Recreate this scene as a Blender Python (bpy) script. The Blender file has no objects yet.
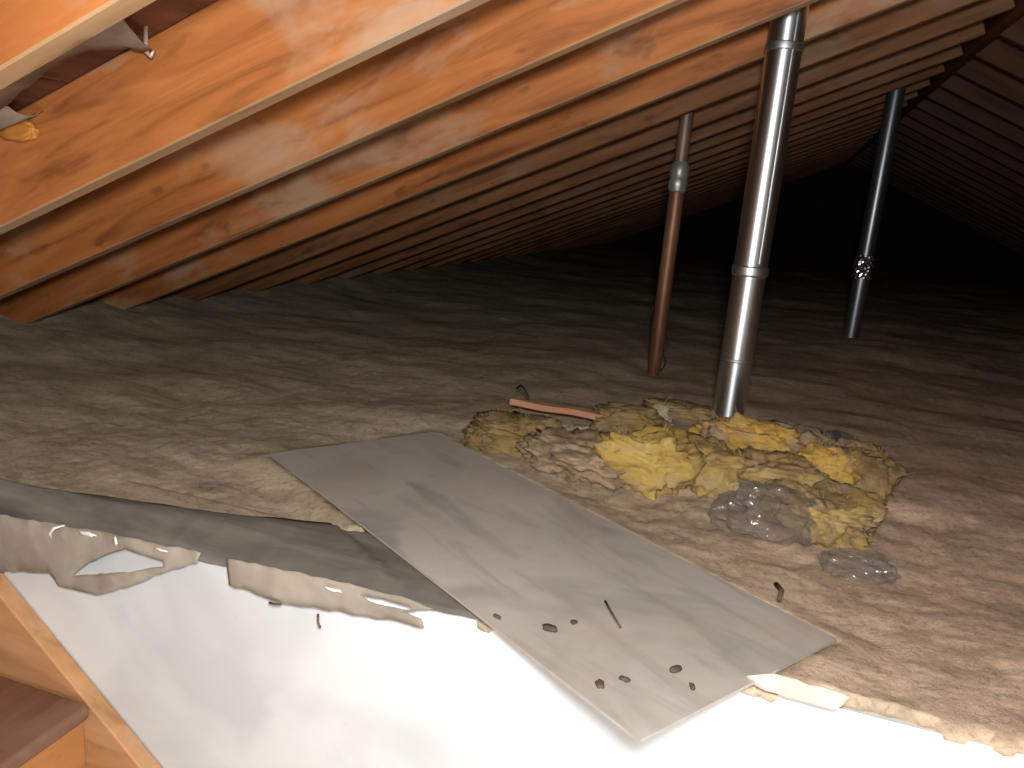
import bpy, bmesh, math, random
import numpy as np
from mathutils import Matrix, Vector

random.seed(7)
sc = bpy.context.scene
col = sc.collection

# ------------------------------------------------------------------ camera
CAMZ = 0.5803
cd = bpy.data.cameras.new('camera')
cd.sensor_width = 36.0
cd.lens = 799.0 / 1024.0 * 36.0
cd.clip_start = 0.02
cam = bpy.data.objects.new('camera', cd)
right = (0.94449591, 0.31725909, 0.08528864)
up = (-0.15218117, 0.19243738, 0.96943733)
back = (0.29115008, -0.92860892, 0.23003718)
cam.matrix_world = Matrix(((right[0], up[0], back[0], 0.0),
                           (right[1], up[1], back[1], 0.0),
                           (right[2], up[2], back[2], CAMZ),
                           (0, 0, 0, 1)))
col.objects.link(cam)
sc.camera = cam

# ------------------------------------------------------------------ world, light, exposure
w = bpy.data.worlds.new('world'); sc.world = w
w.use_nodes = True
w.node_tree.nodes['Background'].inputs[0].default_value = (0.6, 0.7, 0.8, 1)
w.node_tree.nodes['Background'].inputs[1].default_value = 0.002

ld = bpy.data.lights.new('phone_flash', 'POINT')      # the photographer's phone flash
ld.energy = 102.0
ld.color = (0.955, 0.97, 0.98)
ld.shadow_soft_size = 0.05
lo = bpy.data.objects.new('phone_flash', ld)
lo.location = (0.02, -0.02, CAMZ + 0.10)
col.objects.link(lo)
ld2 = bpy.data.lights.new('stairwell_lamp', 'POINT')  # the lamp burning lower down in the stairwell
ld2.energy = 41.0
ld2.color = (0.96, 0.985, 1.0)
ld2.shadow_soft_size = 0.07
lo2 = bpy.data.objects.new('stairwell_lamp', ld2)
lo2.location = (0.55, 0.12, -0.78)
col.objects.link(lo2)

sc.view_settings.view_transform = 'Standard'
sc.view_settings.look = 'None'
sc.view_settings.exposure = 0.0
sc.view_settings.gamma = 1.0
sc.view_settings.use_curve_mapping = False

# ------------------------------------------------------------------ numpy noise
_rs = np.random.RandomState(3)
_PERM = _rs.permutation(4096)
_VAL = _rs.rand(4096) * 2 - 1

def vnoise(x, y, z):
    xi = np.floor(x).astype(int); yi = np.floor(y).astype(int); zi = np.floor(z).astype(int)
    fx = x - xi; fy = y - yi; fz = z - zi
    fx = fx * fx * (3 - 2 * fx); fy = fy * fy * (3 - 2 * fy); fz = fz * fz * (3 - 2 * fz)
    def hsh(a, b, c):
        return _VAL[_PERM[(_PERM[(_PERM[a & 4095] + b) & 4095] + c) & 4095]]
    r = 0
    for dx in (0, 1):
        for dy in (0, 1):
            for dz in (0, 1):
                wgt = (fx if dx else 1 - fx) * (fy if dy else 1 - fy) * (fz if dz else 1 - fz)
                r = r + wgt * hsh(xi + dx, yi + dy, zi + dz)
    return r

def fbm(x, y, z, octs=4, gain=0.5):
    r = 0; a = 1.0; s = 1.0
    for i in range(octs):
        r = r + a * vnoise(x * s + 17.3 * i, y * s + 5.1 * i, z * s + 9.7 * i)
        a *= gain; s *= 2.03
    return r

# ------------------------------------------------------------------ object helpers
def tag(o, label=None, cat=None, group=None, kind=None):
    if label: o['label'] = label
    if cat: o['category'] = cat
    if group: o['group'] = group
    if kind: o['kind'] = kind
    return o

def empty(name, loc=(0, 0, 0)):
    o = bpy.data.objects.new(name, None)
    o.location = loc
    o.empty_display_size = 0.05
    col.objects.link(o)
    return o

def mesh_obj(name, verts, faces, mat, parent=None, smooth=False, loc=None):
    me = bpy.data.meshes.new(name)
    me.from_pydata([tuple(map(float, v)) for v in verts], [], [tuple(int(i) for i in f) for f in faces])
    me.update()
    if smooth:
        me.polygons.foreach_set('use_smooth', [True] * len(me.polygons))
    if mat: me.materials.append(mat)
    o = bpy.data.objects.new(name, me)
    col.objects.link(o)
    if parent: o.parent = parent
    if loc: o.location = loc
    return o

def bm_obj(name, bm, mat, parent=None, smooth=False, loc=None):
    me = bpy.data.meshes.new(name)
    bm.normal_update()
    bm.to_mesh(me); bm.free()
    if smooth:
        me.polygons.foreach_set('use_smooth', [True] * len(me.polygons))
    if mat: me.materials.append(mat)
    o = bpy.data.objects.new(name, me)
    col.objects.link(o)
    if parent: o.parent = parent
    if loc: o.location = loc
    return o

def box_bm(x0, x1, y0, y1, z0, z1, bev=0.0, seg=2):
    bm = bmesh.new()
    bmesh.ops.create_cube(bm, size=1.0)
    for v in bm.verts:
        v.co = Vector(((x0 + x1) / 2 + v.co.x * (x1 - x0), (y0 + y1) / 2 + v.co.y * (y1 - y0), (z0 + z1) / 2 + v.co.z * (z1 - z0)))
    if bev > 0:
        bmesh.ops.bevel(bm, geom=bm.edges[:] + bm.verts[:], offset=bev, segments=seg, profile=0.5, affect='EDGES')
    return bm

def prism(pts, y0, y1):
    """polygon in x,z extruded along y"""
    n = len(pts)
    v = [(p[0], y0, p[1]) for p in pts] + [(p[0], y1, p[1]) for p in pts]
    f = [tuple(range(n)), tuple(range(2 * n - 1, n - 1, -1))]
    for i in range(n):
        j = (i + 1) % n
        f.append((i, i + n, j + n, j))
    return v, f

def lathe(name, prof, mat, parent, seg=40, smooth=True, wob=0.0, seed=0):
    """prof: list of (radius, z)"""
    rs = np.random.RandomState(seed)
    v = []; f = []
    for r, z in prof:
        for k in range(seg):
            a = 2 * math.pi * k / seg
            rr = r * (1 + wob * (rs.rand() - .5))
            v.append((rr * math.cos(a), rr * math.sin(a), z))
    for i in range(len(prof) - 1):
        for k in range(seg):
            k2 = (k + 1) % seg
            f.append((i * seg + k, i * seg + k2, (i + 1) * seg + k2, (i + 1) * seg + k))
    f.append(tuple(range(seg - 1, -1, -1)))
    f.append(tuple(range((len(prof) - 1) * seg, len(prof) * seg)))
    o = mesh_obj(name, v, f, mat, parent, smooth)
    o.data.polygons[-1].use_smooth = False; o.data.polygons[-2].use_smooth = False
    o.data.set_sharp_from_angle(angle=math.radians(25))
    return o

def tube(name, pts, rad, mat, parent=None, seg=8, taper=None):
    """swept round tube along a polyline"""
    pts = [Vector(p) for p in pts]
    v = []; f = []
    n = len(pts)
    for i, p in enumerate(pts):
        d = (pts[min(i + 1, n - 1)] - pts[max(i - 1, 0)]).normalized()
        a = d.orthogonal().normalized() if abs(d.z) > .95 else d.cross(Vector((0, 0, 1))).normalized()
        b = d.cross(a)
        r = rad if taper is None else rad * taper[i]
        for k in range(seg):
            t = 2 * math.pi * k / seg
            v.append(p + a * math.cos(t) * r + b * math.sin(t) * r)
    for i in range(n - 1):
        for k in range(seg):
            k2 = (k + 1) % seg
            f.append((i * seg + k, i * seg + k2, (i + 1) * seg + k2, (i + 1) * seg + k))
    f.append(tuple(range(seg - 1, -1, -1))); f.append(tuple(range((n - 1) * seg, n * seg)))
    return mesh_obj(name, v, f, mat, parent, True)

# ------------------------------------------------------------------ materials
def new_mat(name):
    m = bpy.data.materials.new(name); m.use_nodes = True
    nt = m.node_tree
    return m, nt, nt.nodes['Principled BSDF']

def N(nt, typ, **kw):
    n = nt.nodes.new(typ)
    for k, v in kw.items(): setattr(n, k, v)
    return n

def coords(nt, scale, rnd=True):
    tc = N(nt, 'ShaderNodeTexCoord')
    mp = N(nt, 'ShaderNodeMapping'); mp.inputs['Scale'].default_value = scale
    nt.links.new(tc.outputs['Object'], mp.inputs['Vector'])
    if rnd:
        oi = N(nt, 'ShaderNodeObjectInfo')
        ml = N(nt, 'ShaderNodeMath', operation='MULTIPLY'); ml.inputs[1].default_value = 37.0
        nt.links.new(oi.outputs['Random'], ml.inputs[0])
        cx = N(nt, 'ShaderNodeCombineXYZ')
        for i in range(3): nt.links.new(ml.outputs[0], cx.inputs[i])
        nt.links.new(cx.outputs[0], mp.inputs['Location'])
    return mp.outputs['Vector']

def noise(nt, vec, scale, detail=4.0, rough=0.55, dist=0.0):
    n = N(nt, 'ShaderNodeTexNoise')
    n.inputs['Scale'].default_value = scale; n.inputs['Detail'].default_value = detail
    n.inputs['Roughness'].default_value = rough; n.inputs['Distortion'].default_value = dist
    nt.links.new(vec, n.inputs['Vector'])
    return n.outputs['Fac']

def ramp(nt, fac, stops):
    r = N(nt, 'ShaderNodeValToRGB')
    e = r.color_ramp.elements
    while len(e) < len(stops): e.new(0.5)
    for i, (p, c) in enumerate(stops):
        e[i].position = p; e[i].color = (c[0], c[1], c[2], 1)
    nt.links.new(fac, r.inputs['Fac'])
    return r.outputs['Color']

def mix(nt, fac, a, b, mode='MIX'):
    m = N(nt, 'ShaderNodeMix', data_type='RGBA', blend_type=mode)
    for sock, val in ((m.inputs[0], fac), (m.inputs[6], a), (m.inputs[7], b)):
        if isinstance(val, (int, float)): sock.default_value = val
        elif isinstance(val, tuple): sock.default_value = (val[0], val[1], val[2], 1)
        else: nt.links.new(val, sock)
    return m.outputs[2]

def bump(nt, bsdf, h, strength=0.3, dist=0.01):
    b = N(nt, 'ShaderNodeBump'); b.inputs['Strength'].default_value = strength; b.inputs['Distance'].default_value = dist
    nt.links.new(h, b.inputs['Height']); nt.links.new(b.outputs['Normal'], bsdf.inputs['Normal'])

def wood(name, light, mid, dark, dust=(0.42, 0.255, 0.15), dust_lo=0.52, dust_hi=0.72, dust_amt=0.8, rough=0.6, grain=(1.0, 9.0, 9.0)):
    m, nt, b = new_mat(name)
    v = coords(nt, grain)
    g = noise(nt, v, 2.2, 6, 0.6, 0.7)
    c = ramp(nt, g, [(0.30, dark), (0.47, mid), (0.68, light)])
    v2 = coords(nt, (1.3, 2.6, 2.6))
    d = noise(nt, v2, 1.9, 5, 0.6, 0.4)
    dm = ramp(nt, d, [(dust_lo, (0, 0, 0)), (dust_hi, (dust_amt,) * 3)])
    c = mix(nt, dm, c, dust)
    s = noise(nt, coords(nt, (2.0, 5.0, 5.0)), 4.3, 3, 0.5, 0.3)
    sm = ramp(nt, s, [(0.62, (0, 0, 0)), (0.74, (0.6, 0.6, 0.6))])
    c = mix(nt, sm, c, tuple(x * 0.55 for x in dark))
    nt.links.new(c, b.inputs['Base Color'])
    b.inputs['Roughness'].default_value = rough
    b.inputs['Specular IOR Level'].default_value = 0.25
    bump(nt, b, g, 0.25, 0.004)
    return m

M_RAFTER = wood('rafter_wood', (0.56, 0.205, 0.060), (0.42, 0.140, 0.038), (0.22, 0.072, 0.022), dust=(0.48, 0.31, 0.19), dust_lo=0.54, dust_hi=0.66, dust_amt=0.75)
M_RAFTER_DIMMED = wood('dimmed_far_rafter_wood', (0.33, 0.145, 0.058), (0.235, 0.096, 0.036), (0.12, 0.046, 0.018), dust=(0.28, 0.185, 0.115))  # far rafters: light falloff put into a darker copy of the wood colour
M_RAFTER_DARK = wood('dark_rafter_wood', (0.15, 0.065, 0.032), (0.11, 0.045, 0.022), (0.06, 0.025, 0.012), dust=(0.12, 0.08, 0.055))  # right slope: copy darkened in colour to keep that side dim
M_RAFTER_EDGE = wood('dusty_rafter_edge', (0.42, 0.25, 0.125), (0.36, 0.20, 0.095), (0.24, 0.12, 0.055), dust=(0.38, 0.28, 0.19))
M_SHEATH = wood('sheathing_wood', (0.20, 0.075, 0.035), (0.125, 0.046, 0.022), (0.06, 0.022, 0.012), dust=(0.2, 0.13, 0.09), dust_amt=0.45, grain=(9.0, 1.0, 9.0))
M_STAIR = wood('stair_wood', (0.56, 0.30, 0.14), (0.46, 0.235, 0.10), (0.33, 0.15, 0.06), dust=(0.50, 0.36, 0.24), dust_amt=0.4, rough=0.5)
M_TREAD = wood('tread_wood', (0.24, 0.125, 0.075), (0.20, 0.10, 0.06), (0.14, 0.066, 0.04), dust=(0.26, 0.17, 0.12), dust_amt=0.5, rough=0.5, grain=(9.0, 1.0, 9.0))
M_RISER = wood('riser_wood', (0.50, 0.21, 0.06), (0.42, 0.17, 0.05), (0.30, 0.11, 0.03), dust_amt=0.2, rough=0.5, grain=(9.0, 1.0, 9.0))
M_STICK = wood('stick_wood', (0.62, 0.33, 0.19), (0.55, 0.28, 0.16), (0.40, 0.19, 0.10), dust_amt=0.3)
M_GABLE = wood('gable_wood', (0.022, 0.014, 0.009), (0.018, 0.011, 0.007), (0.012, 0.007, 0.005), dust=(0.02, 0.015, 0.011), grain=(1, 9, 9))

def drywall():
    m, nt, b = new_mat('painted_drywall')
    v = coords(nt, (1, 1, 1), False)
    n1 = noise(nt, v, 3.5, 3, 0.5, 0.6)
    c = ramp(nt, n1, [(0.38, (0.55, 0.565, 0.555)), (0.58, (0.67, 0.685, 0.67))])
    sp = noise(nt, v, 55, 2, 0.5)
    sm = ramp(nt, sp, [(0.76, (0, 0, 0)), (0.79, (0.3, 0.3, 0.3))])
    c = mix(nt, sm, c, (0.40, 0.39, 0.36))
    nt.links.new(c, b.inputs['Base Color'])
    b.inputs['Roughness'].default_value = 0.55
    bump(nt, b, noise(nt, v, 60, 3), 0.08, 0.002)
    return m
M_WALL = drywall()

def insulation():
    m, nt, b = new_mat('dusty_insulation')
    v = coords(nt, (1, 1, 1), False)
    big = noise(nt, v, 1.6, 4, 0.6, 0.5)
    c = ramp(nt, big, [(0.30, (0.53, 0.437, 0.325)), (0.52, (0.63, 0.52, 0.395)), (0.72, (0.72, 0.59, 0.465))])
    # redder, paler fibre towards +x; olive mats towards -x
    sx = N(nt, 'ShaderNodeSeparateXYZ'); nt.links.new(v, sx.inputs[0])
    mr = N(nt, 'ShaderNodeMapRange'); mr.inputs[1].default_value = -0.5; mr.inputs[2].default_value = 0.4
    nt.links.new(sx.outputs[0], mr.inputs[0])
    tint = mix(nt, mr.outputs[0], (0.96, 0.98, 0.90), (1.18, 1.035, 0.965))
    c = mix(nt, 1.0, c, tint, 'MULTIPLY')
    st = noise(nt, coords(nt, (1.0, 3.5, 2.0), False), 5.0, 6, 0.65, 0.8)
    c = mix(nt, ramp(nt, st, [(0.40, (0.45, 0.45, 0.45)), (0.55, (0, 0, 0))]), c, (0.27, 0.22, 0.16))
    pk = noise(nt, v, 22, 5, 0.7, 0.3)
    c = mix(nt, ramp(nt, pk, [(0.58, (0, 0, 0)), (0.75, (0.45, 0.45, 0.45))]), c, (0.70, 0.59, 0.48))
    md = noise(nt, coords(nt, (1.0, 1.6, 1.0), False), 7.0, 8, 0.72, 0.5)
    c = mix(nt, 1.0, c, ramp(nt, md, [(0.36, (0.74, 0.73, 0.71)), (0.52, (0.98, 0.98, 0.98)), (0.66, (1.0, 1.0, 1.0))]), 'MULTIPLY')
    fs = noise(nt, v, 95, 4, 0.7, 0.6)
    c = mix(nt, 1.0, c, ramp(nt, fs, [(0.34, (0.72, 0.70, 0.68)), (0.50, (1, 1, 1))]), 'MULTIPLY')
    nt.links.new(c, b.inputs['Base Color'])
    b.inputs['Roughness'].default_value = 0.95; b.inputs['Specular IOR Level'].default_value = 0.05
    bump(nt, b, noise(nt, v, 110, 6, 0.8, 0.6), 0.6, 0.008)
    return m
M_INS = insulation()

def fluff(name, c1, c2, c3, sc_=9.0, bs=0.6):
    m, nt, b = new_mat(name)
    v = coords(nt, (1, 1, 1.8))
    n1 = noise(nt, v, sc_, 6, 0.65, 0.6)
    c = ramp(nt, n1, [(0.33, c1), (0.5, c2), (0.68, c3)])
    dn = noise(nt, v, 11.0, 5, 0.65, 0.5)
    c = mix(nt, ramp(nt, dn, [(0.48, (0, 0, 0)), (0.66, (0.7, 0.7, 0.7))]), c, (0.42, 0.32, 0.21))
    dn2 = noise(nt, v, 30.0, 4, 0.6, 0.5)
    c = mix(nt, ramp(nt, dn2, [(0.30, (0.7, 0.7, 0.7)), (0.42, (0, 0, 0))]), c, tuple(0.45 * q for q in c1))
    nt.links.new(c, b.inputs['Base Color'])
    b.inputs['Roughness'].default_value = 0.9; b.inputs['Specular IOR Level'].default_value = 0.08
    bump(nt, b, noise(nt, v, 70, 6, 0.75, 0.8), bs, 0.01)
    return m
M_YELLOW = fluff('yellow_fibreglass', (0.34, 0.22, 0.075), (0.55, 0.385, 0.10), (0.66, 0.50, 0.17))
M_ORANGE = fluff('amber_fibreglass', (0.40, 0.24, 0.09), (0.60, 0.375, 0.085), (0.68, 0.47, 0.15))
M_OLIVE = fluff('olive_fibreglass', (0.18, 0.125, 0.06), (0.32, 0.22, 0.085), (0.46, 0.34, 0.15))
M_BROWN = fluff('brown_fibreglass', (0.26, 0.19, 0.115), (0.40, 0.295, 0.18), (0.50, 0.385, 0.25))
M_PALE = fluff('pale_fibreglass', (0.36, 0.31, 0.20), (0.50, 0.45, 0.30), (0.60, 0.54, 0.38))
M_MIX = fluff('mottled_fibreglass', (0.26, 0.17, 0.09), (0.45, 0.32, 0.115), (0.60, 0.45, 0.17), 14)

def board_mat():
    m, nt, b = new_mat('grey_hardboard')
    v = coords(nt, (1, 1, 1), False)
    n1 = noise(nt, v, 2.5, 5, 0.6, 0.5)
    c = ramp(nt, n1, [(0.3, (0.33, 0.31, 0.27)), (0.5, (0.43, 0.405, 0.355)), (0.72, (0.50, 0.465, 0.41))])
    st = noise(nt, coords(nt, (1.4, 7.0, 1), False), 2.6, 4, 0.55, 0.8)
    c = mix(nt, ramp(nt, st, [(0.52, (0, 0, 0)), (0.68, (0.5, 0.5, 0.5))]), c, (0.23, 0.22, 0.20))
    dk = noise(nt, v, 4.2, 3, 0.5, 1.2)
    c = mix(nt, ramp(nt, dk, [(0.52, (0, 0, 0)), (0.66, (0.5, 0.5, 0.5))]), c, (0.22, 0.215, 0.20))
    du = noise(nt, v, 6.0, 6, 0.7, 0.3)
    c = mix(nt, ramp(nt, du, [(0.50, (0, 0, 0)), (0.68, (0.65, 0.65, 0.65))]), c, (0.42, 0.34, 0.265))
    nt.links.new(c, b.inputs['Base Color'])
    b.inputs['Roughness'].default_value = 0.75; b.inputs['Specular IOR Level'].default_value = 0.2
    bump(nt, b, noise(nt, v, 40, 4, 0.6), 0.15, 0.003)
    return m
M_BOARD = board_mat()

def plain(name, c1, c2, scale=12.0, rough=0.8, metal=0.0, spec=0.3, bs=0.2, stretch=(1, 1, 1)):
    m, nt, b = new_mat(name)
    v = coords(nt, stretch)
    n1 = noise(nt, v, scale, 4, 0.6, 0.3)
    c = ramp(nt, n1, [(0.35, c1), (0.65, c2)])
    nt.links.new(c, b.inputs['Base Color'])
    b.inputs['Roughness'].default_value = rough; b.inputs['Metallic'].default_value = metal
    b.inputs['Specular IOR Level'].default_value = spec
    if bs: bump(nt, b, n1, bs, 0.003)
    return m
M_EDGE = plain('board_edge', (0.36, 0.32, 0.27), (0.44, 0.39, 0.33), 30)
M_BAND = plain('grey_batt_facing', (0.115, 0.108, 0.092), (0.205, 0.185, 0.152), 7, 0.85, stretch=(0.6, 3, 3))
M_PAPER = plain('torn_kraft_paper', (0.25, 0.215, 0.165), (0.36, 0.315, 0.25), 8, 0.8)
M_PAPERC = plain('torn_cream_paper', (0.42, 0.36, 0.28), (0.60, 0.54, 0.45), 25, 0.8)
M_PAPERW = plain('torn_white_paper', (0.80, 0.78, 0.72), (0.86, 0.85, 0.80), 20, 0.8)
M_GALV = plain('galvanised_steel', (0.80, 0.88, 0.88), (0.90, 0.97, 0.96), 2.2, 0.36, 1.0, bs=0.02, stretch=(14, 14, 0.5))
_g = M_GALV.node_tree.nodes['Principled BSDF']
_g.inputs['Anisotropic'].default_value = 0.55
_g.inputs['Anisotropic Rotation'].default_value = 0.25
M_GALVD = plain('dull_galvanised', (0.55, 0.57, 0.57), (0.68, 0.70, 0.69), 6, 0.42, 1.0, bs=0.05)
M_RUST = plain('rusty_iron', (0.20, 0.085, 0.045), (0.36, 0.18, 0.11), 5, 0.48, 0.5, bs=0.15, stretch=(3, 3, 0.8))
M_IRON = plain('brown_grey_iron', (0.19, 0.11, 0.075), (0.30, 0.20, 0.15), 8, 0.5, 0.5)
M_JOINT = plain('grey_joint', (0.30, 0.29, 0.26), (0.50, 0.49, 0.46), 20, 0.4, 0.6)
M_DARKPIPE = plain('dark_pipe', (0.26, 0.28, 0.30), (0.38, 0.40, 0.42), 4, 0.36, 0.9, bs=0.03, stretch=(6, 6, 0.6))
M_FOIL = plain('foil_tape', (0.85, 0.87, 0.88), (0.95, 0.96, 0.97), 9, 0.22, 1.0, bs=0.5)
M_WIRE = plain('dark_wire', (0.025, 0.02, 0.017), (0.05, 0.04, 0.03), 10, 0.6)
M_CRUMB = plain('dark_crumb', (0.07, 0.05, 0.034), (0.14, 0.10, 0.065), 40, 0.9)
M_COBWEB = plain('dusty_cobweb', (0.20, 0.13, 0.085), (0.34, 0.26, 0.19), 9, 0.95)
M_AMBER = plain('amber_foam', (0.42, 0.15, 0.025), (0.50, 0.20, 0.04), 20, 0.5)
M_NAIL = plain('pale_nail', (0.55, 0.45, 0.35), (0.65, 0.55, 0.45), 20, 0.4, 0.3)
M_FLOORB = plain('subfloor', (0.30, 0.20, 0.12), (0.40, 0.28, 0.18), 5)

def plastic_mat():
    m, nt, b = new_mat('crumpled_plastic_film')
    b.inputs['Base Color'].default_value = (0.27, 0.235, 0.20, 1)
    b.inputs['Roughness'].default_value = 0.12
    b.inputs['Specular IOR Level'].default_value = 0.9
    b.inputs['Alpha'].default_value = 0.42
    v = coords(nt, (1, 1, 1))
    bump(nt, b, noise(nt, v, 35, 3, 0.5, 1.0), 0.5, 0.01)
    return m
M_PLASTIC = plastic_mat()

# ------------------------------------------------------------------ the roof
TAN = 0.44236; TH = math.atan(TAN); C0 = 1.04114
Y0 = 1.15309; SP = 0.406; RD = 0.166; RT = 0.038
RIDGE = 0.62
ZR = C0 + TAN * RIDGE
XE = -2.95                       # eave end of the left rafters
ROOF_Y0, ROOF_Y1 = -1.35, 11.4

roof = empty('ceiling', (RIDGE, ROOF_Y0, ZR))
tag(roof, 'dark timber pitched roof of bare rafters and sheathing boards over the attic', 'roof', kind='structure')
roof_inv = Matrix.Translation((-RIDGE, -ROOF_Y0, -ZR))

def put(o, mw):
    o.parent = roof
    o.matrix_local = roof_inv @ mw

Lr = (RIDGE - 0.02 - XE) / math.cos(TH)
rb = box_bm(0, Lr, -RT, 0, 0, RD, 0.003, 1)
rafter_me = {}
ks = range(-6, 25)
for side in (-1, 1):
    for k in ks:
        y = Y0 + k * SP
        key = 'dark' if side > 0 else 'dimmed' if k >= 4 else 'new'
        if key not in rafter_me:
            o = bm_obj('rafter', rb.copy(), {'dimmed': M_RAFTER_DIMMED, 'new': M_RAFTER, 'dark': M_RAFTER_DARK}[key])
            o.data.materials.append({'dimmed': M_RAFTER_DIMMED, 'new': M_RAFTER_EDGE, 'dark': M_RAFTER_DARK}[key])
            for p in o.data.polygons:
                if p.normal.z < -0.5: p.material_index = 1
            rafter_me[key] = o.data
        else:
            o = bpy.data.objects.new('rafter', rafter_me[key]); col.objects.link(o)
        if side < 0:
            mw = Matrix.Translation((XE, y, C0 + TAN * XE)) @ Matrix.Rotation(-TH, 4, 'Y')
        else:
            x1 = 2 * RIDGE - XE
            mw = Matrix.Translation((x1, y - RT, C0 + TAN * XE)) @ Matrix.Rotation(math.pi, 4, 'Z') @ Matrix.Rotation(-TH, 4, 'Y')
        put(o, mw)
# ridge board
o = bm_obj('ridge_board', box_bm(-0.018, 0.018, 0, ROOF_Y1 - ROOF_Y0, -0.02, 0.185, 0.003, 1), M_SHEATH)
put(o, Matrix.Translation((RIDGE, ROOF_Y0, ZR)))
# sheathing boards
bw = 0.19; nb = int(Lr / bw) + 1
sb = box_bm(0.0025, bw - 0.0025, 0, ROOF_Y1 - ROOF_Y0, 0, 0.019, 0.002, 1)
sheath_me = None
for side in (-1, 1):
    for i in range(nb):
        if sheath_me is None:
            o = bm_obj('sheathing_board', sb, M_SHEATH); sheath_me = o.data
        else:
            o = bpy.data.objects.new('sheathing_board', sheath_me); col.objects.link(o)
        off = Lr - (i + 1) * bw + 0.02
        if side < 0:
            mw = Matrix.Translation((XE, ROOF_Y0, C0 + TAN * XE)) @ Matrix.Rotation(-TH, 4, 'Y') @ Matrix.Translation((off, 0, RD))
        else:
            mw = Matrix.Translation((2 * RIDGE - XE, ROOF_Y1, C0 + TAN * XE)) @ Matrix.Rotation(math.pi, 4, 'Z') @ Matrix.Rotation(-TH, 4, 'Y') @ Matrix.Translation((off, 0, RD))
        put(o, mw)
for side in (-1, 1):           # roofing felt that closes the gaps between the boards
    fb = box_bm(-0.02, Lr + 0.02, 0, ROOF_Y1 - ROOF_Y0, 0, 0.006)
    o = bm_obj('roofing_felt', fb, M_WIRE)
    if side < 0:
        mw = Matrix.Translation((XE, ROOF_Y0, C0 + TAN * XE)) @ Matrix.Rotation(-TH, 4, 'Y') @ Matrix.Translation((0, 0, RD + 0.0195))
    else:
        mw = Matrix.Translation((2 * RIDGE - XE, ROOF_Y1, C0 + TAN * XE)) @ Matrix.Rotation(math.pi, 4, 'Z') @ Matrix.Rotation(-TH, 4, 'Y') @ Matrix.Translation((0, 0, RD + 0.0195))
    put(o, mw)

# gable walls
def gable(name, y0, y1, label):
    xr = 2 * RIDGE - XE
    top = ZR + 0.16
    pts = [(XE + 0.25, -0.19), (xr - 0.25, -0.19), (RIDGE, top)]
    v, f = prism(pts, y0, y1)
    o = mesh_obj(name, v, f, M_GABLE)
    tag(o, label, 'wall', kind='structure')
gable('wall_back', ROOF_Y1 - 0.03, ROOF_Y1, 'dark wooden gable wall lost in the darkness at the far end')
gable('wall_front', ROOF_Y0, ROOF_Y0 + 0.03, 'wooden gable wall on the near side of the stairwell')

# ------------------------------------------------------------------ stairwell and attic floor
WY = 0.99            # face of the white wall
SX0, SX1 = -1.95, 1.7  # stairwell opening in x
SY0 = -0.40
FZ = -2.62
def struct(name, bm, m, label, cat):
    o = bm_obj(name, bm, m); tag(o, label, cat, kind='structure'); return o
struct('wall_stairwell', box_bm(SX0, SX1, WY, WY + 0.10, FZ, -0.014), M_WALL, 'white painted drywall of the stairwell below the attic floor', 'wall')
struct('wall_near', box_bm(SX0, SX1, SY0 - 0.10, SY0, FZ, -0.01), M_WALL, 'white drywall on the near side of the stairwell', 'wall')
struct('wall_right', box_bm(SX1, SX1 + 0.10, SY0 - 0.1, WY + 0.1, FZ, -0.01), M_WALL, 'white drywall at the low end of the stairwell', 'wall')
struct('floor', box_bm(SX0 - 0.1, SX1 + 0.1, SY0 - 0.1, WY + 0.1, FZ - 0.1, FZ), M_FLOORB, 'wooden floor at the foot of the attic stairs', 'floor')
# attic subfloor: four slabs round the opening
fl = tag(empty('floor_attic', (0, WY + 0.1, -0.16)), 'attic floor deck under the insulation', 'floor', kind='structure')
for (x0, x1, y0, y1) in ((-2.55, 3.75, WY + 0.101, 11.3), (-2.55, SX0 - 0.001, ROOF_Y0 + 0.04, WY + 0.1), (SX1 + 0.101, 3.75, ROOF_Y0 + 0.04, WY + 0.1), (SX0, SX1 + 0.1, ROOF_Y0 + 0.04, SY0 - 0.101)):
    o = bm_obj('deck', box_bm(x0, x1, y0 - WY - 0.1, y1 - WY - 0.1, -0.02, 0.02), M_FLOORB, fl)

# stairs: each step rises to the left
RUN, RISE = 0.2383, 0.2001
NX, NZ = -1.0125, -0.342        # nosing of the step in view
SKY = 0.953                     # stair side of the skirt board
stair = empty('staircase', (0, 0, FZ))
tag(stair, 'brown wooden stairs with rounded treads and a skirt board against the white wall', 'staircase')
tread_bm = box_bm(-0.30, 0.0, SY0 + 0.02, SKY, -0.03, 0.0, 0.011, 3)
tme = rme = None
for n in range(-2, 11):
    x = NX + n * RUN; z = NZ - n * RISE
    if z - RISE < FZ - 0.01: break
    if n > -2:
        if tme is None:
            o = bm_obj('tread', tread_bm, M_TREAD, stair, True); tme = o.data
        else:
            o = bpy.data.objects.new('tread', tme); col.objects.link(o); o.parent = stair
        o.location = (x, 0, z - FZ)
    if rme is None:
        o = bm_obj('riser', box_bm(-0.02, 0.0, SY0 + 0.02, SKY, -RISE, -0.03), M_RISER, stair); rme = o.data
    else:
        o = bpy.data.objects.new('riser', rme); col.objects.link(o); o.parent = stair
    o.location = (x - 0.02, 0, z - FZ)
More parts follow.
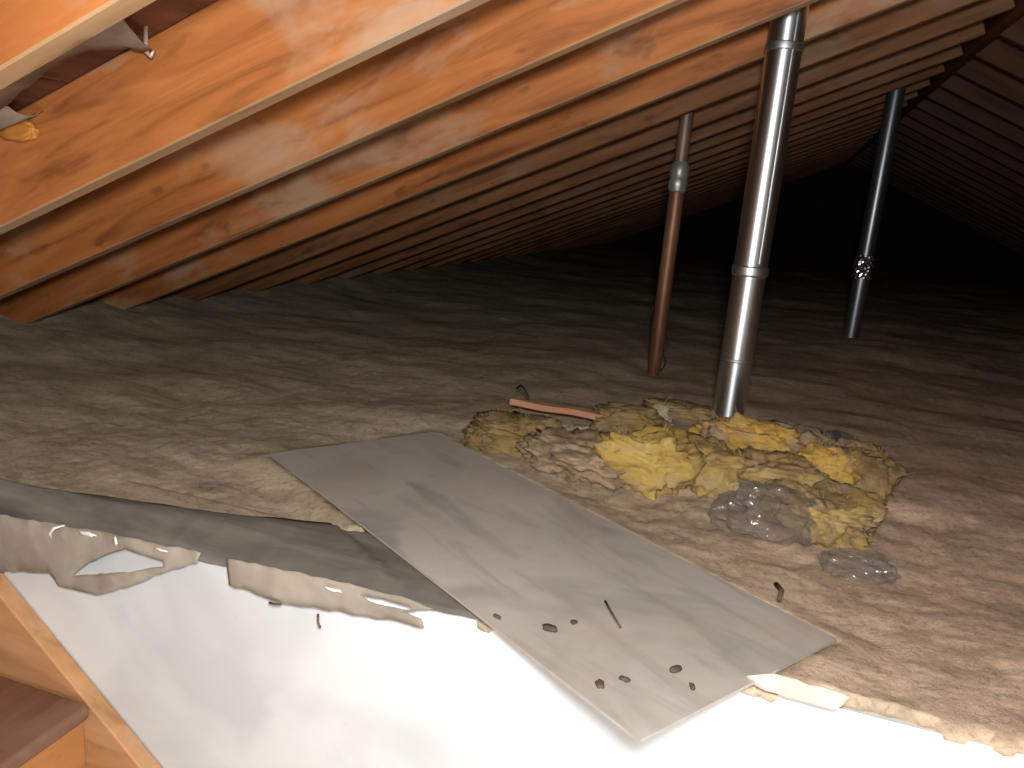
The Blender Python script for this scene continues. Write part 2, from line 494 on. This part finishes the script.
# skirt board along the wall
sl = (-0.4534 + 0.1647) / (-0.8967 + 1.2406)
xa, xb = -1.62, 1.55
za = -0.1647 + sl * (xa + 1.2406)
zb = -0.1647 + sl * (xb + 1.2406)
v, f = prism([(xa, za - FZ), (xb, max(zb, FZ) - FZ), (xb, max(zb - 0.34, FZ) - FZ), (xa, za - 0.34 - FZ)], SKY + 0.002, WY - 0.002)
o = mesh_obj('skirt_board', v, f, M_STAIR, stair)
bv = o.modifiers.new('bevel', 'BEVEL'); bv.width = 0.003; bv.segments = 2
v, f = prism([(xa, za - FZ), (xb, max(zb, FZ) - FZ), (xb, max(zb - 0.34, FZ) - FZ), (xa, za - 0.34 - FZ)], SY0 + 0.001, SY0 + 0.018)
mesh_obj('skirt_board', v, f, M_STAIR, stair)
# upper landing
land = bm_obj('landing', box_bm(SX0 + 0.01, NX - 2 * RUN, SY0 + 0.02, SKY, -0.03, 0.0, 0.008, 2), M_TREAD, stair, True)
land.location = (0, 0, NZ + 2 * RISE - FZ)

# ------------------------------------------------------------------ insulation
BA = np.array([-0.937, 1.355]); BB = np.array([-0.063, 0.780]); BC = np.array([0.150, 1.123])
BU = (BB - BA); BL = np.linalg.norm(BU); BU = BU / BL
BV = np.array([-BU[1], BU[0]]); BW = 0.404

def board_dist(x, y):
    """distance outside the board's footprint"""
    px = (x - BA[0]) * BU[0] + (y - BA[1]) * BU[1]
    py = (x - BA[0]) * BV[0] + (y - BA[1]) * BV[1]
    dx = np.maximum(np.maximum(-px, px - BL), 0); dy = np.maximum(np.maximum(-py, py - BW), 0)
    return np.hypot(dx, dy)

def ins_h(x, y):
    h = 0.018 * fbm(x * 1.6, y * 2.4, 0.3 + 0 * x, 3)
    h = h + 0.007 * fbm(x * 4 + 3, y * 6, 4.1 + 0 * x, 2)
    h = h + 0.0016 * fbm(x * 28, y * 30, 1.7 + 0 * x, 3, 0.7)
    h = h + 0.0020 * fbm(x * 100, y * 110, 2.7 + 0 * x, 2, 0.8)
    h = h + 0.05 * np.clip((-1.75 - x) / 0.6, 0, 1) ** 2
    h = h + 0.035 * np.exp(-(((x + 0.08) / 0.42) ** 2 + ((y - 1.86) / 0.20) ** 2))
    h = h + 0.022 * np.exp(-(((x - 0.75) / 0.35) ** 2 + ((y - 1.75) / 0.35) ** 2))
    h = h + 0.002
    near = np.exp(-(((x + 0.02) / 0.55) ** 2 + ((y - 1.65) / 0.38) ** 2))
    h = h + near * 0.007 * fbm(x * 18, y * 18, 6.3 + 0 * x, 4, 0.75)
    h = h - 0.030 * np.exp(-(((x + 0.366) / 0.09) ** 2 + ((y - 2.87) / 0.12) ** 2))
    d = board_dist(x, y)
    t = np.clip(d / 0.07, 0, 1); t = t * t * (3 - 2 * t)
    low = -0.002 + 0.004 * fbm(x * 25, y * 25, 8 + 0 * x, 2)
    h = np.where(d < 0.07, np.clip(h, 0.0115, 0.0145) * (1 - t) + h * t, h)
    h = np.where(d <= 0.0, np.minimum(h, low), h)
    return h

xs = np.concatenate([np.linspace(-2.62, -1.45, 60, endpoint=False), np.arange(-1.45, 1.3, 0.0085), np.linspace(1.3, 3.8, 90)])
ys = [1.0]; st = 0.0065
while ys[-1] < 11.25:
    ys.append(ys[-1] + st); st *= 1.0125
ys = np.array(ys)
X, Y = np.meshgrid(xs, ys)
Z = ins_h(X, Y)
UPX = [-1.55, -1.2, -0.9, -0.56, -0.30]; UPY = [0.995, 1.005, 1.055, 1.15, 1.10]
und = (X < -0.31) & (Y < np.interp(X, UPX, UPY) - 0.012)
Z = np.where(und, np.clip(Z - 0.01, -0.012, -0.009), Z)
Z = np.where(Y < 1.14, np.where(und, Z, np.maximum(Z, -0.007)), Z)
# rolled near edge that hangs a little over the top of the wall
prof = [(0.055, -0.026), (0.0, -0.028), (-0.014, -0.021), (-0.016, -0.011), (-0.009, -0.003)]
rag = 0.045 * np.clip((-0.30 - xs) / 0.08, 0, 1) + 0.010 * fbm(xs * 9, 0 * xs, 0 * xs + 3, 4) + 0.006 * fbm(xs * 60, 0 * xs, 0 * xs + 5, 2)
EX = []; EY = []; EZ = []
for dy, dz in prof:
    EX.append(xs); EY.append(1.0 + dy + rag * (1.0 if dy < 0.05 else 0.0)); EZ.append(Z[0] + dz)
X = np.vstack([EX, X]); Y = np.vstack([EY, Y]); Z = np.vstack([EZ, Z])
R_, C_ = X.shape
vv = np.stack([X.ravel(), Y.ravel(), Z.ravel()], 1)
idx = np.arange(R_ * C_).reshape(R_, C_)
ff = np.stack([idx[:-1, :-1].ravel(), idx[:-1, 1:].ravel(), idx[1:, 1:].ravel(), idx[1:, :-1].ravel()], 1)
me = bpy.data.meshes.new('loose_insulation')
me.vertices.add(len(vv)); me.vertices.foreach_set('co', vv.astype(np.float32).ravel())
me.loops.add(ff.size); me.loops.foreach_set('vertex_index', ff.astype(np.int32).ravel())
me.polygons.add(len(ff)); me.polygons.foreach_set('loop_start', (np.arange(len(ff)) * 4).astype(np.int32))
me.polygons.foreach_set('use_smooth', np.ones(len(ff), bool))
me.update(calc_edges=True)
me.materials.append(M_INS)
ins = bpy.data.objects.new('loose_insulation', me); col.objects.link(ins)
tag(ins, 'dusty grey brown insulation blanketing the whole attic floor', 'insulation', kind='stuff')

# grey faced batt edge along the wall on the left
bx = np.linspace(-1.55, -0.30, 160)
upy = np.interp(bx, [-1.55, -1.2, -0.9, -0.56, -0.30], [0.995, 1.005, 1.055, 1.15, 1.10])
rows = []
for t in np.linspace(0, 1, 14):
    y = upy * (1 - t) + 0.968 * t + 0.003 * fbm(bx * 12, 0 * bx + t * 3, 0 * bx, 3)
    zt = np.maximum(ins_h(bx, np.maximum(y, 1.0)), 0.001)
    zlo = np.interp(bx, [-1.55, -1.2, -1.02, -0.8, -0.59, -0.37, -0.30], [-0.055, -0.049, -0.036, -0.026, -0.016, -0.004, -0.002])
    z = zt * (1 - t) * 0.8 + 0.008 * math.sin(math.pi * min(1, t * 1.1)) + 0.006 * (1 - t) + 0.004 + (zlo - 0.004) * t ** 2.2
    z = z + 0.0035 * fbm(bx * 7, 0 * bx + t * 5, 0 * bx + 9, 4) * (1 - 0.5 * t) + 0.002 * t * fbm(bx * 40, 0 * bx, 0 * bx + 2, 2)
    z = np.where(board_dist(bx, y) < 0.035, np.minimum(z, 0.004), z)
    rows.append(np.stack([bx, y, z], 1))
rows.append(rows[-1] + np.array([0, 0.004, -0.004]))
rows.append(rows[-1] + np.array([0, 0.02, -0.001]))
nr = len(rows); ncx = len(bx)
vv = np.vstack(rows)
ff = [(i * ncx + j, (i + 1) * ncx + j, (i + 1) * ncx + j + 1, i * ncx + j + 1) for i in range(nr - 1) for j in range(ncx - 1)]
band = mesh_obj('insulation_batt', vv, ff, M_BAND, None, True)
sol = band.modifiers.new('solid', 'SOLIDIFY'); sol.thickness = 0.006; sol.offset = -1
tag(band, 'smooth grey batt edge rolled along the top of the white wall left of the board', 'insulation')

# ------------------------------------------------------------------ the loose board
bob = empty('loose_board', (BA[0], BA[1], 0.010))
bob.rotation_euler = (0, 0, math.atan2(BU[1], BU[0]))
tag(bob, 'dusty grey hardboard sheet lying on the insulation and jutting over the white wall', 'board')
nxs, nys = 60, 24
top = []
for j in range(nys + 1):
    for i in range(nxs + 1):
        top.append((BL * i / nxs, BW * j / nys))
tv = np.array(top)
wz = 0.0012 * fbm(tv[:, 0] * 3, tv[:, 1] * 3, 0 * tv[:, 0], 2)
v = [(a[0], a[1], 0.005 + zz) for a, zz in zip(tv, wz)]
f = [(j * (nxs + 1) + i, j * (nxs + 1) + i + 1, (j + 1) * (nxs + 1) + i + 1, (j + 1) * (nxs + 1) + i) for j in range(nys) for i in range(nxs)]
pn = mesh_obj('panel', v, f, M_BOARD, bob, False)
pn.data.materials.append(M_EDGE)
s2 = pn.modifiers.new('solid', 'SOLIDIFY'); s2.thickness = 0.0045; s2.offset = -1; s2.material_offset_rim = 1

# ------------------------------------------------------------------ fibreglass pile
def icosphere(sub):
    bm = bmesh.new(); bmesh.ops.create_icosphere(bm, subdivisions=sub, radius=1.0)
    bm.verts.ensure_lookup_table()
    v = np.array([x.co[:] for x in bm.verts]); f = [[q.index for q in p.verts] for p in bm.faces]
    bm.free(); return v, f
ICO5 = icosphere(5); ICO4 = icosphere(4); ICO2 = icosphere(2)

def chunk(name, c, size, mat, seed, label, cat='insulation', rough=1.0, rz=0.0, tilt=0.0, group='fibreglass pieces heaped round the pipe', ico=None, sq=0.75, fib=0):
    v, f = ico or ICO5
    p = v.copy()
    # boxier than a ball
    p = np.sign(p) * np.abs(p) ** sq
    q = v * 1.0
    s = seed * 7.13
    d = 0.30 * fbm(q[:, 0] * 1.3 + s, q[:, 1] * 1.3, q[:, 2] * 1.3 + s, 3)
    rid = 1 - np.abs(fbm(q[:, 0] * 2.6 + s, q[:, 1] * 2.6 + s, q[:, 2] * 4.0, 3))
    d = d + 0.20 * (rid - 0.6) * rough
    d = d + 0.10 * rough * fbm(q[:, 0] * 5, q[:, 1] * 6 + s, q[:, 2] * 9, 3, 0.65)
    d = d + 0.035 * rough * fbm(q[:, 0] * 22, q[:, 1] * 22 + s, q[:, 2] * 30, 2, 0.7)
    p = p * (1 + d)[:, None]
    p = p * (np.array(size) / 2)[None]
    cz, sz = math.cos(rz), math.sin(rz)
    x = p[:, 0] * cz - p[:, 1] * sz; y = p[:, 0] * sz + p[:, 1] * cz
    z = p[:, 2] + size[2] * 0.40 + x * tilt
    z = np.maximum(z, -0.02)
    P = np.stack([x, y, z], 1)
    o = tag(mesh_obj(name, P, f, mat, None, True, c), label, cat, group)
    if fib:
        rs = np.random.RandomState(seed); V = []; F = []
        ctr = np.array([0, 0, size[2] * 0.1])
        for i in rs.choice(len(P), fib):
            if P[i, 2] < 0.0: continue
            d = P[i] - ctr; d = d / np.linalg.norm(d) + 0.9 * rs.randn(3); d /= np.linalg.norm(d)
            L = 0.006 + 0.018 * rs.rand() ** 2; sd = np.cross(d, rs.randn(3)); sd = sd / np.linalg.norm(sd) * 0.0007
            bend = 0.4 * L * rs.randn(3); p0 = P[i] - 0.004 * d; n0 = len(V)
            for t in (0, 0.5, 1.0):
                q = p0 + d * L * t + bend * t * t
                q[2] = max(q[2], -0.02)
                V += [q - sd * (1 - 0.6 * t), q + sd * (1 - 0.6 * t)]
            F += [(n0, n0 + 1, n0 + 3, n0 + 2), (n0 + 2, n0 + 3, n0 + 5, n0 + 4)]
        if F:
            fo = mesh_obj('fibres', V, F, mat, o, True); fo['kind'] = 'stuff'
    return o

def gz(x, y):
    return float(ins_h(np.array([x]), np.array([y]))[0])

CH = [
 ('olive', -0.535, 1.725, (0.22, 0.19, 0.085), M_OLIVE, 0.1, 'olive brown fibreglass wad at the left end of the pile beside the stick'),
 ('mound', -0.355, 1.645, (0.25, 0.20, 0.085), M_BROWN, -0.5, 'grey brown fibreglass lump below the pink stick next to the board'),
 ('pale', -0.400, 1.84, (0.10, 0.06, 0.045), M_PALE, 0.0, 'small pale green wad tucked under the pink stick'),
 ('yellow', -0.205, 1.63, (0.19, 0.15, 0.135), M_YELLOW, -0.15, 'large bright yellow fibreglass chunk in the middle of the pile'),
 ('back', -0.205, 2.28, (0.20, 0.13, 0.055), M_OLIVE, 0.2, 'flat olive wad behind the pile left of the big pipe'),
 ('wad', -0.235, 2.03, (0.075, 0.06, 0.075), M_PALE, 0.0, 'small pale grey wad above the bright yellow chunk'),
 ('behind', -0.30, 1.95, (0.18, 0.15, 0.075), M_OLIVE, 0.4, 'dull olive lump right of the stick end, behind the yellow chunk'),
 ('bar', 0.005, 1.86, (0.21, 0.13, 0.115), M_ORANGE, -0.25, 'amber yellow fibreglass strip at the foot of the big pipe'),
 ('mid', -0.075, 1.72, (0.17, 0.18, 0.10), M_MIX, 0.6, 'mottled lump between the bright yellow chunk and the plastic film'),
 ('peb', -0.06, 1.83, (0.10, 0.09, 0.09), M_BROWN, 0.2, 'brown wad under the amber strip near the big pipe'),
 ('midr', 0.065, 1.71, (0.20, 0.18, 0.10), M_MIX, 0.2, 'mottled lump just behind the shiny plastic film'),
 ('brown', 0.135, 1.86, (0.19, 0.16, 0.105), M_BROWN, -0.3, 'brown fibreglass lump along the back ridge right of the amber strip'),
 ('amber', 0.165, 1.79, (0.13, 0.10, 0.10), M_ORANGE, 0.3, 'small amber piece in the right half of the pile'),
 ('oliver', 0.235, 1.84, (0.12, 0.16, 0.12), M_OLIVE, 0.2, 'olive wad at the right end of the pile'),
 ('lowr', 0.16, 1.56, (0.16, 0.20, 0.105), M_MIX, 0.5, 'yellow brown fibreglass lobe at the front right of the pile'),
 ('ridge', 0.06, 1.98, (0.24, 0.10, 0.085), M_BROWN, -0.1, 'low brown ridge of fluff behind the amber strip'),
]
for i, (nm, x, y, s, m, rz, lab) in enumerate(CH):
    chunk('fibreglass_chunk', (x, y, gz(x, y) - 0.012), s, m, i + 1, lab, rz=rz, fib=420)
# crumpled plastic film
def film(c, size, seed, label):
    v, f = ICO4
    p = np.sign(v) * np.abs(v) ** 0.8
    s = seed * 3.7
    d = 0.25 * fbm(v[:, 0] * 1.6 + s, v[:, 1] * 1.6, v[:, 2] * 1.6, 2) + 0.22 * (1 - np.abs(fbm(v[:, 0] * 3 + s, v[:, 1] * 3, v[:, 2] * 3, 2)) * 1.6)
    p = p * (1 + d)[:, None] * (np.array(size) / 2)[None]
    p[:, 2] = np.maximum(p[:, 2] + size[2] * 0.35, -0.012)
    return tag(mesh_obj('plastic_film', p, f, M_PLASTIC, None, False, c), label, 'plastic film', 'plastic film scraps in the pile')
film((0.06, 1.515, gz(0.06, 1.515) - 0.004), (0.17, 0.15, 0.095), 1, 'crumpled clear plastic film bulging from the front of the pile')
film((0.205, 1.39, gz(0.205, 1.39) - 0.004), (0.11, 0.07, 0.045), 2, 'small shiny plastic scrap in front of the yellow brown lobe')

# ------------------------------------------------------------------ stick and wire
stk = empty('wood_stick', (-0.47, 1.905, 0.062))
tag(stk, 'pinkish wooden stick lying across the left of the fibreglass pile', 'stick')
bm = box_bm(-0.125, 0.125, -0.013, 0.013, -0.008, 0.008, 0.002, 1)
bmesh.ops.subdivide_edges(bm, edges=[e for e in bm.edges if e.calc_length() > 0.1], cuts=10)
for vtx in bm.verts:
    t = vtx.co.x / 0.125
    vtx.co.y *= 0.85 + 0.15 * t; vtx.co.z += 0.003 * math.sin(5 * t) * 0.5
    if vtx.co.x > 0.12: vtx.co.x += 0.012 * vtx.co.y / 0.013
o = bm_obj('shaft', bm, M_STICK, stk)
stk.rotation_euler = (0, 0.02, 0.085)
wr = tube('bent_wire', [(-0.60, 1.96, 0.085), (-0.588, 1.95, 0.098), (-0.572, 1.935, 0.094), (-0.556, 1.92, 0.080), (-0.548, 1.905, 0.066)], 0.0028, M_WIRE)
tag(wr, 'short dark bent wire crossing the pink stick', 'wire')

# ------------------------------------------------------------------ pipes
def arc_ring(r, z0, h, e):
    return [(r * 0.98, z0), (r + e, z0 + h * 0.15), (r + e * 1.2, z0 + h * 0.5), (r + e, z0 + h * 0.85), (r * 0.98, z0 + h)]

# the big galvanised flue
fx, fy = -0.0660, 2.210
flue = empty('vent_pipe', (fx, fy, 0.0))
tag(flue, 'bright galvanised steel vent pipe rising from the fibreglass pile', 'pipe')
zr = C0 + TAN * fx + RD / math.cos(TH)
lathe('lower_section', [(0.0425, -0.06), (0.0425, 0.435)], M_GALV, flue, 64)
lathe('band', [(0.0424, 0.196), (0.0434, 0.198), (0.0434, 0.204), (0.0424, 0.206)], M_GALVD, flue, 64)
lathe('coupling', arc_ring(0.0435, 0.425, 0.028, 0.003), M_GALVD, flue, 64)
lathe('upper_section', [(0.0435, 0.44), (0.0435, 0.70), (0.0435, zr - 0.02)], M_GALV, flue, 64)
lathe('collar', arc_ring(0.0435, zr - 0.215, 0.022, 0.0025), M_GALVD, flue, 64)
sm_ = bm_obj('seam', box_bm(-0.0035, 0.0035, -0.0020, 0.0015, 0.46, zr - 0.03, 0.001, 1), M_GALVD, flue)
sm_.location = (0.024, -0.0365, 0); sm_.rotation_euler = (0, 0, 0.58)

# the rusty iron pipe
rx, ry = -0.3663, 2.870
rp = empty('rusty_pipe', (rx, ry, -0.03))
tag(rp, 'thin rusty brown iron pipe with a grey joint near its top', 'pipe')
zr2 = C0 + TAN * rx + RD / math.cos(TH) + 0.03
lathe('lower_section', [(0.012, -0.03), (0.022, 0.03), (0.0255, 0.08), (0.026, 0.25), (0.026, 0.70)], M_RUST, rp, 40)
lathe('joint', [(0.0255, 0.665), (0.030, 0.67), (0.0335, 0.685), (0.034, 0.70), (0.030, 0.712), (0.0335, 0.722), (0.034, 0.74), (0.031, 0.755), (0.0235, 0.768)], M_JOINT, rp, 40, wob=0.05, seed=4)
lathe('upper_section', [(0.0225, 0.75), (0.0225, zr2 - 0.02)], M_IRON, rp, 40)
wp = []
for i in range(26):
    t = i / 25
    wp.append((0.026 + 0.030 * math.sin(math.pi * t) * (0.6 + 0.4 * math.sin(9 * t)), -0.022 - 0.02 * math.sin(math.pi * t), 0.20 - 0.16 * t))
tube('wire_loop', wp, 0.0022, M_WIRE, rp)
wp = [(-0.026 - 0.016 * math.sin(math.pi * i / 20), -0.02, 0.27 - 0.16 * i / 20) for i in range(21)]
tube('wire_loop', wp, 0.002, M_WIRE, rp)

# the far dark pipe
dx, dy = 0.4199, 4.507
dp = empty('dark_vent_pipe', (dx, dy, -0.01))
tag(dp, 'dark grey metal vent pipe with a shiny foil joint standing far back', 'pipe')
zr3 = C0 + TAN * dx + RD / math.cos(TH) + 0.01
lathe('lower_section', [(0.043, -0.05), (0.043, 0.39)], M_DARKPIPE, dp, 48)
lathe('upper_section', [(0.041, 0.38), (0.041, zr3 - 0.02)], M_DARKPIPE, dp, 48)
v = []; f = []
rs = np.random.RandomState(5); sg = 40; nz = 12
for i in range(nz + 1):
    for k in range(sg):
        a = 2 * math.pi * k / sg
        r = 0.046 + 0.006 * rs.rand()
        z = 0.325 + 0.115 * i / nz + (0.012 * (rs.rand() - .5) if i in (0, nz) else 0)
        v.append((r * math.cos(a), r * math.sin(a), z))
for i in range(nz):
    for k in range(sg):
        k2 = (k + 1) % sg
        f.append((i * sg + k, i * sg + k2, (i + 1) * sg + k2, (i + 1) * sg + k))
mesh_obj('foil_tape', v, f, M_FOIL, dp)

# ------------------------------------------------------------------ torn paper on the wall's top edge
def sheet(name, outline, holes, y, mat, label, cat, group=None, amp=0.006, thick=0.0012, parent=None, lean=0.0):
    """torn sheet from an x,z outline with holes, gently rumpled in depth"""
    bm = bmesh.new()
    edges = []
    def jag(poly, a):
        out = []
        n = len(poly)
        for i in range(n):
            p = np.array(poly[i]); q = np.array(poly[(i + 1) % n])
            L = np.linalg.norm(q - p); m_ = max(1, int(L / 0.012))
            nrm = np.array([-(q - p)[1], (q - p)[0]]) / max(L, 1e-6)
            for j in range(m_):
                pt = p + (q - p) * j / m_
                if j: pt = pt + nrm * a * (random.random() - .5)
                out.append(pt)
        return out
    for poly, a in [(outline, 0.004)] + [(hh, 0.003) for hh in holes]:
        vs = [bm.verts.new((p[0], 0, p[1])) for p in jag(poly, a)]
        for i in range(len(vs)):
            edges.append(bm.edges.new((vs[i], vs[(i + 1) % len(vs)])))
    bmesh.ops.triangle_fill(bm, use_beauty=True, use_dissolve=False, edges=edges)
    for _ in range(2):
        bmesh.ops.subdivide_edges(bm, edges=[e for e in bm.edges if e.calc_length() > 0.012], cuts=1, use_grid_fill=False)
        bmesh.ops.triangulate(bm, faces=bm.faces[:])
    P = np.array([vtx.co[:] for vtx in bm.verts])
    ztop = P[:, 2].max()
    dpt = y + amp * fbm(P[:, 0] * 14, P[:, 2] * 14, 0 * P[:, 0] + y * 9, 3) - lean * (ztop - P[:, 2])
    for vtx, d in zip(bm.verts, dpt): vtx.co.y = d
    o = bm_obj(name, bm, mat, parent, True)
    s = o.modifiers.new('solid', 'SOLIDIFY'); s.thickness = thick; s.offset = 0
    if parent is None: tag(o, label, cat, group)
    return o

flap = [(-1.50, -0.050), (-1.294, -0.040), (-1.2, -0.030), (-1.003, -0.016), (-0.931, -0.010), (-0.862, -0.010), (-0.785, -0.006), (-0.792, -0.024), (-0.852, -0.054), (-0.923, -0.096), (-0.998, -0.133), (-1.08, -0.135), (-1.098, -0.115), (-1.209, -0.142), (-1.306, -0.165), (-1.50, -0.20)]
hole = [(-1.05, -0.111), (-1.01, -0.074), (-0.931, -0.030), (-0.858, -0.036), (-0.858, -0.047), (-0.925, -0.073)]
sheet('torn_paper', flap, [hole], 0.958, M_PAPER, 'wide tan paper flap with a torn hole at the left of the white wall', 'paper', 'torn paper along the wall top', amp=0.005)
strip = [(-0.736, -0.004), (-0.732, -0.047), (-0.656, -0.052), (-0.594, -0.049), (-0.502, -0.04), (-0.399, -0.032), (-0.403, -0.019), (-0.438, -0.017), (-0.385, 0.001), (-0.439, 0.008), (-0.584, 0.004), (-0.685, 0.002)]
sheet('torn_paper', strip, [[(-0.505, -0.008), (-0.47, -0.003), (-0.425, -0.004), (-0.415, -0.010), (-0.45, -0.013), (-0.49, -0.014)]], 0.957, M_PAPER, 'long narrow tan paper strip hanging along the wall top left of the board', 'paper', 'torn paper along the wall top', amp=0.004)
rst = [(0.040, 0.018), (0.073, 0.030), (0.142, 0.027), (0.163, 0.025), (0.15, 0.002), (0.092, 0.001), (0.054, 0.008)]
sheet('torn_paper', rst, [], 0.957, M_PAPERC, 'small cream paper strip under the right corner of the board', 'paper', 'torn paper along the wall top', amp=0.003)
for (x, z, wd, ht, lab) in ((-0.545, -0.006, 0.034, 0.006, 'thin white paper shred on the narrow strip left of the board'),
                            (-1.005, -0.020, 0.040, 0.010, 'white paper shred above the torn hole'),
                            (-0.945, -0.018, 0.012, 0.020, 'small upright white shred at the top of the torn hole'),
                            (-0.855, -0.014, 0.035, 0.006, 'white paper shred at the right tip of the holed flap')):
    p = []
    for q in range(14):
        a_ = 2 * math.pi * q / 14
        r_ = 0.55 + 0.5 * random.random()
        p.append((x + 0.5 * wd * r_ * math.cos(a_), z + 0.5 * ht * r_ * math.sin(a_)))
    sheet('paper_scrap', p, [], 0.950, M_PAPERW, lab, 'paper', 'white shreds along the torn paper', amp=0.003, thick=0.0004)
tube_o = tube('paper_curl', [(-1.080, 0.950, -0.048), (-1.072, 0.940, -0.030), (-1.060, 0.938, -0.017), (-1.045, 0.945, -0.012)], 0.0025, M_PAPERW, taper=[0.5, 1, 1, 0.4])
tag(tube_o, 'curled white paper shred above the holed flap', 'paper')
for (x, z, dx_, dz_, lab) in ((-0.655, -0.056, 0.022, 0.004, 'short dark thread lying under the left of the narrow paper strip'),
                              (-0.570, -0.053, 0.006, -0.020, 'dark thread hanging below the middle of the narrow paper strip')):
    o = tube('dark_thread', [(x, 0.952, z), (x + dx_ * .5, 0.948, z + dz_ * .6), (x + dx_, 0.95, z + dz_)], 0.0018, M_CRUMB, seg=6)
    tag(o, lab, 'thread')

# ------------------------------------------------------------------ crumbs on the board
CR = [(-0.215, 0.952, 0.020, 'dark crumb near the long left edge of the board'),
      (-0.190, 0.985, 0.012, 'tiny dark crumb between the straw and the long left edge of the board'),
      (-0.125, 0.858, 0.016, 'left one of two brown crumbs side by side near the low corner of the board'),
      (-0.099, 0.882, 0.014, 'right one of two brown crumbs side by side near the low corner of the board'),
      (-0.044, 0.932, 0.017, 'dark crumb closest to the short lower edge of the board'),
      (-0.020, 0.905, 0.012, 'tiny brown crumb on the short lower edge of the board'),
      (-0.290, 0.950, 0.012, 'dark crumb on the very edge of the board by the narrow paper strip')]
for i, (x, y, s, lab) in enumerate(CR):
    chunk('crumb', (x, y, 0.0155), (s * 1.0, s * 0.6, s * 0.35), M_CRUMB, 40 + i, lab, 'debris', group='crumbs on the board', ico=ICO2, rz=i)
o = tube('straw', [(-0.162, 1.062, 0.018), (-0.146, 1.030, 0.019), (-0.128, 1.000, 0.018)], 0.0020, M_CRUMB, seg=6); tag(o, 'thin brown straw lying on the lower half of the board', 'debris')
o = tube('straw', [(0.075, 1.255, gz(0.075, 1.255) + 0.006), (0.083, 1.225, gz(0.083, 1.225) + 0.012), (0.080, 1.195, gz(0.080, 1.195) + 0.006)], 0.004, M_CRUMB, seg=6); tag(o, 'dark twig standing on the insulation right of the board', 'debris')

# ------------------------------------------------------------------ bits under the nearest roof bay
o = chunk('foam_lump', (-1.285, 1.107, 0.602), (0.085, 0.025, 0.034), M_AMBER, 61, 'amber foam lump stuck to the face of the nearest full rafter', 'foam', group='bits in the nearest roof bay', ico=ICO4, rough=0.4)
def sag(pts_top, pts_bot, y0, label):
    n = 40; t = np.linspace(0, 1, n)
    a = np.array(pts_top); b = np.array(pts_bot)
    ta = np.linspace(0, 1, len(a)); tb = np.linspace(0, 1, len(b))
    A = np.stack([np.interp(t, ta, a[:, i]) for i in range(3)], 1); B = np.stack([np.interp(t, tb, b[:, i]) for i in range(3)], 1)
    v = []; f = []
    m_ = 8
    for j in range(m_ + 1):
        s = j / m_
        P = A * (1 - s) + B * s
        P[:, 2] += 0.006 * fbm(P[:, 0] * 20, P[:, 1] * 20, 0 * P[:, 0] + s * 2, 3) - 0.012 * math.sin(math.pi * s)
        v.append(P)
    for j in range(m_):
        for i in range(n - 1):
            f.append((j * n + i, j * n + i + 1, (j + 1) * n + i + 1, (j + 1) * n + i))
    o = mesh_obj('cobweb', np.vstack(v), f, M_COBWEB, None, True)
    s = o.modifiers.new('solid', 'SOLIDIFY'); s.thickness = 0.0015
    tag(o, label, 'cobweb'); return o

sag([(-1.30, 0.76, 0.585), (-1.077, 0.77, 0.690), (-0.953, 0.78, 0.745), (-0.824, 0.80, 0.800)],
    [(-1.25, 1.015, 0.632), (-1.155, 1.010, 0.675), (-1.093, 0.995, 0.703), (-1.048, 0.988, 0.723), (-1.009, 0.995, 0.740), (-0.990, 1.037, 0.748), (-0.985, 1.100, 0.752)],
    0, 'dusty grey cobweb sagging under the roof boards between the two nearest rafters')
sag([(-1.33, 1.00, 0.612), (-1.27, 1.00, 0.640), (-1.234, 1.04, 0.655)],
    [(-1.35, 1.09, 0.600), (-1.29, 1.10, 0.622), (-1.235, 1.112, 0.650)],
    0, 'small dusty cobweb scrap just above the amber foam lump')
for (x, y, z, lab) in ((-0.989, 1.085, 0.760, 'pale bent nail tip at the right end of the grey cobweb beside the rafter'),):
    o = tube('nail', [(x, y, z + 0.045), (x, y, z), (x + 0.003, y - 0.002, z - 0.012), (x + 0.012, y - 0.003, z - 0.018), (x + 0.017, y - 0.003, z - 0.010)], 0.0035, M_NAIL, taper=[1, 1, 1, 1, 0.5])
    tag(o, lab, 'nail')
shadow_pts = [(0.03, 0.045), (0.045, 0.080), (0.08, 0.088), (0.10, 0.074), (0.13, 0.086), (0.17, 0.078), (0.20, 0.090), (0.235, 0.080), (0.255, 0.06), (0.25, 0.03), (0.15, 0.02), (0.05, 0.02)]
sheet('shadow_strip', shadow_pts, [], 2.045, M_WIRE, 'dark ragged strip standing in for the shadow line along the back of the fibreglass pile', 'paper', amp=0.012)  # dark strip added in place of the shadow behind the pile
